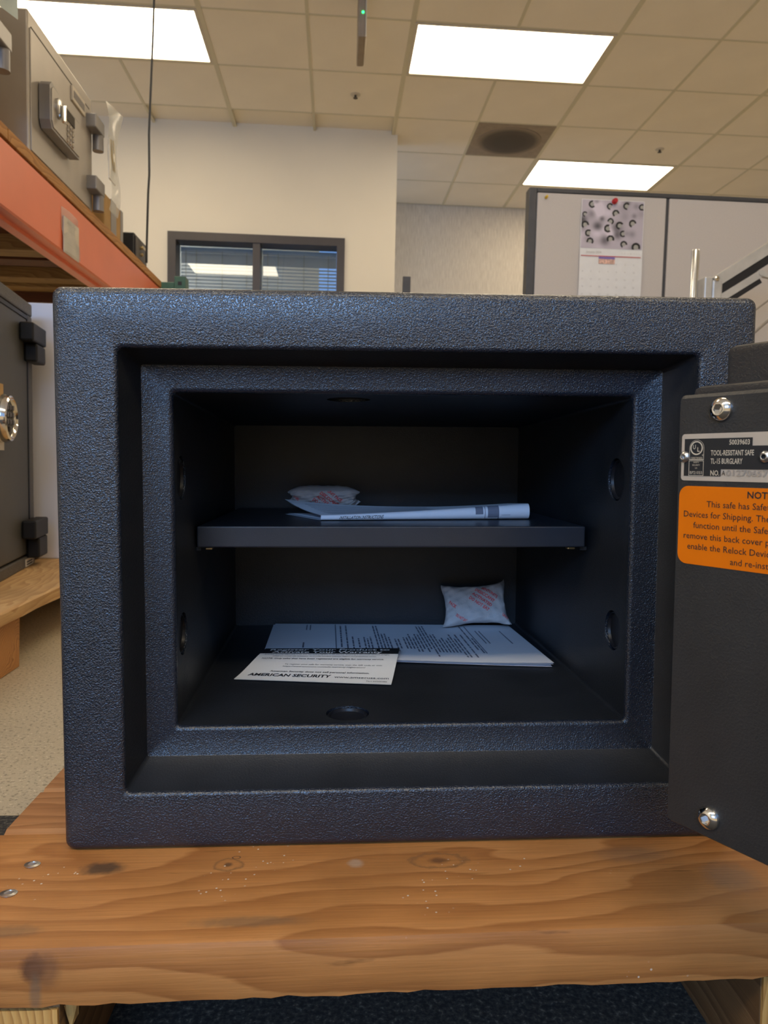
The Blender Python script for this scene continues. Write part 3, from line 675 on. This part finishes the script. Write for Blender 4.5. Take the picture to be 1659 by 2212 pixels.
# chipped lower edge and slight yaw of the front face
fb.v = [(x, y+(.011*(x-PX0) if y < 0 else 0), z) for x, y, z in fb.v]
fb.build('deck_board', M['pine'], t, smooth=True)
for i, (y0, y1) in enumerate(((.0285, .0985), (.0995, .186), (.187, .27), (.30, .39), (.42, .51))):
    rough_board(MB(), PX0, PX1, y0, y1, -.0375, -.0003-.0004*(i % 2), 8, .0006, 20+i, 'x').build('deck_board', M['pine2'], t)
def bott(x, y): return -(.118+.0173*x-.0071*y)+.0042
for (x0, x1) in ((-.055, .033), (.4545, .543), (.20, .285)):
    y0, y1 = (-.098 if x1 < .4 and x0 < 0 else -.090), .50
    if x0 == .20: y0 = .10
    v = []
    for y in (y0, y1):
        for x in (x0, x1): v += [(x, y, bott(x, y)), (x, y, -.0385)]
    MB().add(v, [(0, 1, 3, 2), (4, 6, 7, 5), (0, 4, 5, 1), (2, 3, 7, 6), (1, 5, 7, 3), (0, 2, 6, 4)]).build('stringer', M['stringer'], t)
    if x0 != .20: MB().box(x0+.0005, x1-.0005, y0-.0025, y0-.0002, bott(x0, y0)+.001, -.040).build('end_face', M['endgrain'], t)
for (x, y) in ((-.0154, -.0152), (-.0162, -.049)):
    MB().lathe([(.0052, 0), (.0052, .0006), (.0030, .0010), (.0030, .0007), (.0012, .0006)], (x, y, -.0004), (.05, .1, 1), 18).build('nail_head', M['steel'], t)
sp = MB()
sp.add([(.033, -.092, -.044), (.042, -.093, -.039), (.040, -.088, -.052), (.036, -.090, -.060)], [(0, 1, 2), (0, 2, 3), (0, 3, 1), (1, 3, 2)]); sp.build('splinter', M['endgrain'], t)

_m, _nt, _b = nodes('painted_shade'); _n = noise(_nt, tc(_nt), 260, 2, .6); _b.inputs['Roughness'].default_value = .9  # dark floor sheet added in place of the shade around the pallet
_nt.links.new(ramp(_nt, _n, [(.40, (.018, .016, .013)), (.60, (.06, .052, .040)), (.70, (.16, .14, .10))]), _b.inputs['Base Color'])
tag(MB().box(-1.4, 1.6, -1.2, .80, .0003, .004).build('floor_tone', _m),
    'black speckled sheet added as painted shade under the front of the orange-brown pallet', 'shade')

# ================================================================== THE OPEN SAFE (safe frame)
safe = thing('open_safe', 'large open dark blue-grey safe with a textured face, standing on the orange-brown pallet', 'safe', TS)
W_, H_ = .488, .392; DEP = .43
rings = []; rm = []
def ringat(x0, x1, z0, z1, y, rc, mi): rings.append([(x, y, z) for x, z in rrect(x0, x1, z0, z1, rc, 5)]); rm.append(mi)
rr = .0055
ringat(0, W_, 0, H_, DEP, .007, 0)
ringat(0, W_, 0, H_, rr, .007, 0)
for k in range(1, 6):
    a = R(90*k/5); i_ = rr*(1-math.cos(a)); ringat(i_, W_-i_, i_, H_-i_, rr*(1-math.sin(a)), .0065, 0)
o0 = (.0431, .4464, .0416, .3513); o1 = (.0500, .4347, .0546, .3443)
re = .0030
for k in range(0, 5):
    a = R(90*k/4); i_ = re*(math.cos(a)-1)+re*0; e = re*(1-math.sin(a))
    ringat(o0[0]-e, o0[1]+e, o0[2]-e, o0[3]+e, re*(1-math.cos(a)), .004, 0)
ringat(*o1, .0333, .0025, 2)
ringat(o1[0]+.0005, o1[1]-.0005, o1[2]+.0005, o1[3]-.0005, .0336, .0025, 1)
lip = (.0723, .4131, .0769, .3246); rl = .0035
for k in range(0, 5):
    a = R(90*k/4); e = rl*(1-math.sin(a)); ringat(lip[0]-e, lip[1]+e, lip[2]-e, lip[3]+e, .0334+rl*(1-math.cos(a)), .003, 1)
bk = (.0668, .4055, .0785, .3170)
ringat(*bk, .3705, .003, 2)
n = len(rings[0]); V = [p for r_ in rings for p in r_]; F = []; MI = []
for i in range(len(rings)-1):
    for k in range(n): F.append((i*n+k, i*n+(k+1) % n, (i+1)*n+(k+1) % n, (i+1)*n+k)); MI.append(rm[i+1])
F.append(tuple(range(n))); MI.append(0)
F.append(tuple(reversed([(len(rings)-1)*n+k for k in range(n)]))); MI.append(2)
bb = MB(); bb.v = V; bb.f = F; bb.m = MI
bme = bb.mesh('body', [M['safe_face'], M['safe_frame'], M['safe_inside']], smooth=True)
bo = bpy.data.objects.new('body', bme); COL.objects.link(bo)
HOLES = [((.0717, .0605, .2620), (-1, 0, 0), .0170), ((.0717, .0600, .1412), (-1, 0, 0), .0165), ((.4124, .0640, .2618), (1, 0, 0), .0170), ((.4124, .0640, .1406), (1, 0, 0), .0160),
         ((.1995, .0585, .0772), (0, 0, -1), .0170), ((.2000, .074, .3240), (0, 0, 1), .0172)]
cut = MB()
for (p, a, r_) in HOLES: cut.lathe([(r_, -.008), (r_, .007)], p, a, 32)
co = cut.build('cut', M['plug'])
md = bo.modifiers.new('b', 'BOOLEAN'); md.object = co; md.operation = 'DIFFERENCE'; md.solver = 'EXACT'
dg = bpy.context.evaluated_depsgraph_get(); me2 = bpy.data.meshes.new_from_object(bo.evaluated_get(dg))
bo.modifiers.clear(); bo.data = me2; bpy.data.objects.remove(co)
me2.set_sharp_from_angle(angle=R(38))
bo.parent = safe
for (p, a, r_) in HOLES:
    MB().lathe([(r_-.0004, .0068), (r_-.0004, .003), (r_-.0014, .0014), (r_-.0022, .0014), (r_-.0030, .0035), (.004, .0042)], p, a, 32).build('hole_plug', M['plug'], bo, smooth=True)
# shelf
sh = MB()
sz = .2203; sx0, sx1, sy0, sy1 = .0728, .4045, .112, .362
shp = [(sx0, sy0), (sx1, sy0), (sx1, sy1), (sx0, sy1)]
sb = MB().box(sx0, sx1, sy0, sy1, sz-.0180, sz, bev=.0012)
shelf = sb.build('shelf', M['shelf'], safe)
MB().box(sx0+.006, sx0+.012, sy0+.004, sy0+.012, sz-.0205, sz-.018, bev=.001).build('shelf_clip', M['brass'], shelf)
MB().box(sx1-.014, sx1-.007, sy0+.004, sy0+.012, sz-.0205, sz-.018, bev=.001).build('shelf_clip', M['brass'], shelf)
for x in (sx0-.004, sx1-.002): MB().box(x, x+.006, sy0+.008, sy1-.01, sz-.0215, sz-.0185).build('shelf_rail', M['dark'], shelf)

# door: local X along the door away from the hinge, -Y is the inner face
th = R(29.8)
TDOOR = Matrix(((math.sin(th), math.cos(th), 0, .383), (-math.cos(th), math.sin(th), 0, -.108), (0, 0, 1, 0), (0, 0, 0, 1)))
door = MB()
door.box(-.0065, .392, .052, .094, .047, .3455, bev=.0045)
door.box(-.0010, .337, .0125, .053, .0660, .3185, bev=.0040)
do = door.build('door', M['safe_door'], safe, smooth=True, mat4=TDOOR)
cov = MB().prism([(x, z) for x, z in rrect(0, .334, .0693, .3126, .003, 2)], lambda x, z, y: (x, y, z), .0018, .0125)
cov.prism([(x, z) for x, z in rrect(.0018, .3322, .0711, .3108, .002, 2)], lambda x, z, y: (x, y, z), 0, .0018)
cv = MB(); A0 = rrect(0, .334, .0693, .3126, .003, 3); A1 = rrect(.0012, .3328, .0705, .3107, .002, 3)
nn = len(A0); cv.add([(x, .0125, z) for x, z in A0]+[(x, .0016, z) for x, z in A0]+[(x, 0, z) for x, z in A1],
    [tuple(range(nn))]+[(i, (i+1) % nn, nn+(i+1) % nn, nn+i) for i in range(nn)]+[(nn+i, nn+(i+1) % nn, 2*nn+(i+1) % nn, 2*nn+i) for i in range(nn)]+[tuple(2*nn+i for i in reversed(range(nn)))])
cv.build('cover_plate', M['safe_door'], do)
for z in (.115, .275): MB().box(.0, .05, .094, .108, z-.03, z+.03, bev=.003).build('hinge', M['safe_door'], do)
def hexbolt(x, z, r_, h, parent, name='cover_bolt', mt='chrome', sock=.42):
    n_ = 36; prof = [(r_*1.0, 0), (r_*1.0, h*.12)]+[(r_*math.cos(R(a)), h*(.12+.88*math.sin(R(a)))) for a in (18, 34, 48, 58)]
    mb = MB(); o_ = Vector((x, 0, z)); v = []
    def ring(rad, hh, hexa=0):
        for k in range(n_):
            an = 2*math.pi*k/n_; q = rad
            if hexa: q = rad*math.cos(R(30))/math.cos(((an % R(60))-R(30)))
            v.append((x+q*math.cos(an), -hh, z+q*math.sin(an)))
    for (a, b) in prof: ring(a, b)
    top = prof[-1][1]
    ring(r_*sock*1.12, top*1.02); ring(r_*sock, top*.97, 1); ring(r_*sock, top*.25, 1)
    m_ = len(prof)+3; f = [(i*n_+k, i*n_+(k+1) % n_, (i+1)*n_+(k+1) % n_, (i+1)*n_+k) for i in range(m_-1) for k in range(n_)]
    f.append(tuple((m_-1)*n_+k for k in range(n_))); f.append(tuple(reversed(range(n_))))
    mb.add(v, f); return mb.build(name, M[mt], parent, smooth=True)
for (x, z) in ((.0262, .3035), (.0272, .0815), (.307, .3035), (.307, .0815)): hexbolt(x, z, .0064, .0046, do)
# label plate
pf = lambda y: (lambda x, z, d_=0: (x, y, z))
LP = MB().prism(rrect(.0032, .150, .2656, .2911, .0018, 4), lambda x, z, y: (x, y, z), -.0005, 0); LP.build('label_plate', M['plate'], do)
ly = -.00075
def poly(mb, pts, y, mi=0): mb.add([(x, y, z) for x, z in pts], [tuple(range(len(pts)))], mi)
bkp = MB()
poly(bkp, [(.0051, .2682), (.0273, .2682), (.0273, .2720), (.0900, .2720), (.0900, .2842), (.0443, .2842), (.0443, .2884), (.0051, .2884)], ly)
bkp.build('label_print', M['ink'], do)
lt = MB(); tf = lambda x, z: (x, ly-.0002, z)
def ringp(mb, cx_, cz_, r0, r1, n_=28, y=ly-.0002):
    v = []
    for k in range(n_):
        a = 2*math.pi*k/n_; v += [(cx_+r0*math.cos(a), y, cz_+r0*math.sin(a)), (cx_+r1*math.cos(a), y, cz_+r1*math.sin(a))]
    mb.add(v, [(2*k, 2*k+1, (2*k+3) % (2*n_), (2*k+2) % (2*n_)) for k in range(n_)])
def outline(mb, pts, wd, y=ly-.0002):
    cx_ = sum(p[0] for p in pts)/len(pts); cz_ = sum(p[1] for p in pts)/len(pts)
    ins = [(cx_+(p[0]-cx_)*(1-wd), cz_+(p[1]-cz_)*(1-wd)) for p in pts]; n_ = len(pts)
    mb.add([(x, y, z) for x, z in pts]+[(x, y, z) for x, z in ins], [(i, (i+1) % n_, n_+(i+1) % n_, n_+i) for i in range(n_)])
ringp(lt, .01265, .28335, .0031, .0038)
arch = [(.0084, .2769), (.0172, .2769), (.0172, .2834)]+[(.0128+.0044*math.cos(R(a)), .2834+.0044*math.sin(R(a))) for a in range(15, 180, 15)]+[(.0084, .2834)]
outline(lt, arch, .05)
outline(lt, [(.0082, .2683), (.0172, .2683), (.0172, .2765), (.0082, .2765)], .06)
text(lt, 'U', .0113, .2828, .0016, .0024, tf, .01, 'C'); text(lt, 'L', .0139, .2814, .0014, .0024, tf, .01, 'C')
text(lt, 'CERTIFIED', .0128, .27745, .0072, .0010, tf, 0, 'C')
text(lt, '®', .0165, .2790, None, .0009, tf, 0, 'C')
text(lt, 'SAFETY', .0127, .2752, .0034, .0008, tf, 0, 'C'); text(lt, 'SECURITY', .0127, .2737, .0046, .0008, tf, 0, 'C'); text(lt, 'US', .0127, .2721, .0012, .0008, tf, 0, 'C')
text(lt, 'BP21033', .0127, .2692, .0074, .0016, tf, 0, 'C')
text(lt, '50039603', .0317, .2849, .0112, .0026, tf, .012, 'L')
text(lt, 'TOOL-RESISTANT SAFE', .0213, .2793, .0240, .0028, tf, .012, 'L')
text(lt, 'TL-15 BURGLARY', .0213, .2749, .0180, .0028, tf, .012, 'L')
text(lt, 'NO.', .0214, .2686, .0052, .0028, tf, .012, 'L')
lt.build('label_lettering', M['platetext'], do)
l2 = MB(); text(l2, 'A', .0279, .2687, .0021, .0026, tf, 0, 'L'); l2.build('serial_letter', M['ink'], do)
l3 = MB(); text(l3, '01270657', .0305, .2686, .0225, .0030, tf, .02, 'L'); l3.build('stamped_serial', M['stamp'], do)
for (x, z) in ((.0054, .2786), (.0512, .2785)): hexbolt(x, z, .0033, .0030, do, 'label_rivet', 'steel', .40)
# orange notice
st = MB().prism(rrect(.0024, .118, .2195, .2626, .0055, 6), lambda x, z, y: (x, y, z), -.0003, 0); st.build('notice_sticker', M['orange'], do)
nx = MB(); nf = lambda x, z: (x, -.0005, z); hh = .00335
text(nx, 'NOTICE', .0424, .2573, .0178, .0034, nf, .02, 'L')
for (s_, x, z, w1) in (('This safe has Safety Relock', .0195, .2515, .0700), ('Devices for Shipping. They will not', .0058, .2456, .0945), ('function until the Safety Pins are', .0119, .2397, .0830),
                       ('remove this back cover plate to', .0061, .2337, .0850), ('enable the Relock Devices', .0086, .2279, .0680), ('and re-install.', .0342, .2218, .0330)):
    text(nx, s_, x, z, None, .00335, nf, 0.002, 'L')
nx.build('notice_lettering', M['ink'], do)

# ================================================================== CONTENTS (safe frame)
def pouch(name, label, M4, a, b, c, folds, seed, oval=0):
    t = thing(name, label, 'pouch', M4, 'desiccant pouches in the safe')
    rn = random.Random(seed); ph = [rn.uniform(0, 6) for _ in range(6)]
    def P(u, v_, s_):
        x, y = 2*u-1, 2*v_-1
        e = (1-x**4)*(1-y**4); th_ = c*max(0, e)**.55
        pull = 1-.13*(1-y*y)*abs(x)**3; pull2 = 1-.20*(1-x*x)*abs(y)**3
        wr = (.0016*math.sin(9*x+ph[0]+3*y)*math.sin(7*y+ph[1])+.0009*math.sin(19*x-8*y+ph[2])*math.sin(13*y+6*x))*(1-e*.45)
        cn = (abs(x)*abs(y))**6*(1-oval); return Vector((a*x*pull*(1+.06*cn*math.sin(ph[3]+3*x+2*y)), s_*th_+wr-.006*cn*math.sin(ph[2]+2*x+y), b*y*pull2*(1-oval*x**4)*(1+.14*cn*math.sin(ph[4]+2*x-y))))
    N = 40
    m_ = MB(); m_.grid(lambda u, v_: P(u, v_, -1), N, N); m_.grid(lambda u, v_: P(u, v_, 1), N, N)
    m_.build('sack', M['pouch'], t, smooth=True)
    pr = MB()
    def pf_(x, z):
        u, v_ = (x/a+1)/2, (z/b+1)/2; q = P(max(.01, min(.99, u)), max(.01, min(.99, v_)), -1); return (q.x, q.y-.0004, q.z)
    for i, (s_, px_, pz_, w1) in enumerate(folds): text(pr, s_, px_, pz_, w1*1.12, .0036, pf_, .04, 'L', rot=R(-38))
    pr.build('red_print', M['pouchred'], t); return t
F1 = [('DESICCANT', -.004, .009, .022), ('ACTIVATED', -.008, .005, .022), ('DO NOT EAT', -.012, .001, .022), ('BENTONITE', -.016, -.003, .018), ('UNIT PACK', .004, .011, .018), ('STORE', -.036, .004, .008)]
pouch('desiccant_pouch', 'white desiccant pouch with red print behind the folded booklet on the shelf', TS @ Matrix.Translation((.174, .300, .2362)) @ Matrix.Rotation(R(22), 4, 'X') @ Matrix.Rotation(R(-2), 4, 'Z'), .040, .0140, .0105, F1, 4, .62)
F2 = [('DESICCANT', .000, .016, .024), ('ACTIVATED', -.004, .011, .024), ('DO NOT EAT', -.008, .006, .024), ('BENTONITE', .008, .018, .020), ('DO NOT EAT', -.026, -.014, .014), ('UNIT', .030, -.016, .008), ('PACK', -.034, .002, .010)]
pouch('desiccant_pouch', 'white desiccant pouch with red print leaning in the back corner below the shelf', TS @ Matrix.Translation((.3500, .3400, .1080)) @ Matrix.Rotation(R(-3), 4, 'Y') @ Matrix.Rotation(R(-24), 4, 'X'), .040, .0265, .0090, F2, 9)

# folded installation booklet on the shelf
t = thing('folded_booklet', 'folded white instruction booklet lying on the shelf inside the safe', 'booklet', TS)
SL, SR = Vector((.1750, .170, 0)), Vector((.3735, .183, 0))
def book(s_, v_, ins=0.0):
    P0 = SL.lerp(SR, s_); h = (.0046+.0102*s_**1.3)-2*ins; r_ = h/2; zc = sz+.0006+ins+r_
    dl = Vector((-.040, .083, 0)).lerp(Vector((-.004, .070, 0)), min(1, s_*1.6))
    if abs(v_) <= .25:
        a = v_/.25*math.pi/2; return Vector((P0.x, P0.y+ins-r_*math.cos(a)+r_, zc+r_*math.sin(a)))
    k = (abs(v_)-.25)/.75; rise = 0
    if v_ > 0: rise = (.0105*(1-s_)**3-.0055*s_*(1-.3*s_))*k-.002*math.sin(math.pi*k)*(1-s_)
    q = P0+dl*k+Vector((0, r_+ins, 0)); return Vector((q.x, q.y, (zc+r_+rise) if v_ > 0 else sz+.0004+ins))
def thick(fn, nu, nv, tk):
    m_ = MB(); m_.grid(fn, nu, nv); return m_
ob = thick(lambda u, v_: book(u, 2*v_-1), 26, 30, .0005).build('outer_sheet', M['paper'], t, smooth=True)
thick(lambda u, v_: book(.006+u*.97, (2*v_-1)*.97, .0009), 20, 26, .0005).build('inner_sheet', M['paper'], t, smooth=True)
def bf(x, y):   # x along the spine 0..1, y over the fold -1..1
    q = book(x, y); q2 = book(x, y); c_ = SL.lerp(SR, x); return (q.x, q.y-.00025, q.z+.0001*(1 if y > 0 else -1))
pr = MB()
text(pr, 'INSTALLATION INSTRUCTIONS', .085, -.09, .205, .15, bf, .02, 'L', shear=.04)
pr.build('title_lettering', M['ink'], t)
pr = MB()
for (x0, x1, y0, y1) in ((.735, .772, -.02, .24), (.735, .772, .24, .34), (.795, .845, -.12, .30), (.845, .850, -.2, .25), (.780, .783, -.15, .25), (.862, .905, -.06, -.052), (.862, .895, .2, .208)):
    pr.grid(lambda u, v_: bf(x0+(x1-x0)*u, y0+(y1-y0)*v_), 3, 8)
for i in range(9): pr.grid(lambda u, v_: bf(.06+.5*u, .30+i*.07+.015*v_), 14, 1)
pr.build('printed_drawing', M['printdark'], t)

# instruction sheets on the safe floor
t = thing('instruction_sheets', 'stack of printed instruction sheets lying on the bottom of the safe', 'papers', TS)
FRc, FLc, BRc, BLc = Vector((.3987, .1776)), Vector((.1170, .2130)), Vector((.3915, .349)), Vector((.1145, .366))
def sheet(u, v_, z0, sh_=0, curl=.0):
    p = FLc.lerp(FRc, u).lerp(BLc.lerp(BRc, u), v_)
    z = .0787+z0+curl*(max(0, u-.5)*2)**2*(1-v_)*1.0+.0006*math.sin(5*u)*(1-v_)
    return Vector((p.x-sh_, min(p.y+sh_*.6, .3680), z))
for i in range(4): MB().grid(lambda u, v_: sheet(u, v_, .0005+.0007*i, .0012*(3-i)*(1 if i % 2 else .4), .0006*i), 20, 10).build('sheet', M['paper'], t, smooth=True)
pr = MB(); rn = random.Random(5)
def bar(u0, u1, v0, v1): pr.grid(lambda a, b: sheet(u0+(u1-u0)*a, v0+(v1-v0)*b, .0030, 0, .0018), 1, 6)
bar(.255, .2585, .16, .97); bar(.800, .8035, .2, .93)
u = .275
cols = [(.14, .96)]
while u < .79:
    if rn.random() < .22: u += .010
    a = .10+rn.choice([0, .18, .3])*.6; b_ = .95-rn.choice([0, 0, .25, .4]) if rn.random() < .8 else .6
    # broken into words
    v0 = a
    while v0 < b_:
        v1 = min(b_, v0+rn.uniform(.05, .14)); bar(u, u+.0058, v0, v1-.014); v0 = v1
    u += .0125
for uu in (.83, .845, .93): bar(uu, uu+.004, .45, .8)
for uu in (.135, .15): bar(uu, uu+.004, .78, .95)
bar(.13, .136, .25, .4)
pr.build('printed_text', M['printdark'], t)

# warranty card
t = thing('warranty_card', 'white warranty registration card with a black top band lying inside the safe', 'card', TS)
cBL, cBR = Vector((.0973, .1474, .0790)), Vector((.2381, .1256, .0790)); cTL, cTR = Vector((.1180, .2245, .0858)), Vector((.2528, .2215, .0858))
def card(x, y):     # x 0..1, y 0..1
    p = cBL.lerp(cBR, x).lerp(cTL.lerp(cTR, x), y); p.z = .0790+(.0068)*(y*y*(3-2*y))+.0012; p.z += -.0010*(1-y); return p
MB().grid(lambda u, v_: card(u, v_)-Vector((0, 0, .0004)), 6, 10).build('card_back', M['card'], t)
cf = MB(); cf.grid(lambda u, v_: card(u, v_), 6, 20); cf.build('card_front', M['card'], t)
bd = MB(); bd.grid(lambda u, v_: card(u, .80+.2*v_)+Vector((0, 0, .0002)), 6, 5); bd.build('black_band', M['ink'], t)
tfc = lambda x, y: card(x, y)+Vector((0, 0, .00035))
wt = MB(); text(wt, 'Register Your Product to', .05, .905, .88, .060, tfc, .02, 'L'); text(wt, 'Activate Your Warranty', .08, .820, .80, .060, tfc, .02, 'L'); wt.build('white_lettering', M['card'], t)
bt = MB()
text(bt, 'American Security offers one of the best warranty programs in the industry. Backed by a nationwide network of highly', .04, .755, .90, .026, tfc, 0, 'L')
text(bt, 'skilled and trained safe technicians, we provide excellent customer support and professional service.', .11, .70, .74, .026, tfc, 0, 'L')
text(bt, 'NOTE: Only safes that have been registered are eligible for warranty service.', .05, .62, .86, .034, tfc, .012, 'L')
text(bt, 'To register your safe for warranty service, scan the QR code or visit:', .24, .46, .67, .030, tfc, 0, 'L')
text(bt, 'https://www.amsecusa.com/safe-warranty-registration/', .24, .40, .56, .030, tfc, 0, 'L')
text(bt, 'American Security does not sell personal information.', .18, .255, .66, .038, tfc, .014, 'L')
text(bt, 'AMERICAN SECURITY', .06, .125, .54, .075, tfc, .03, 'L')
text(bt, 'www.amsecusa.com', .625, .125, .35, .055, tfc, 0, 'L')
text(bt, 'Part #4305486', .84, .045, .13, .030, tfc, 0, 'L')
bt.build('black_lettering', M['ink'], t)
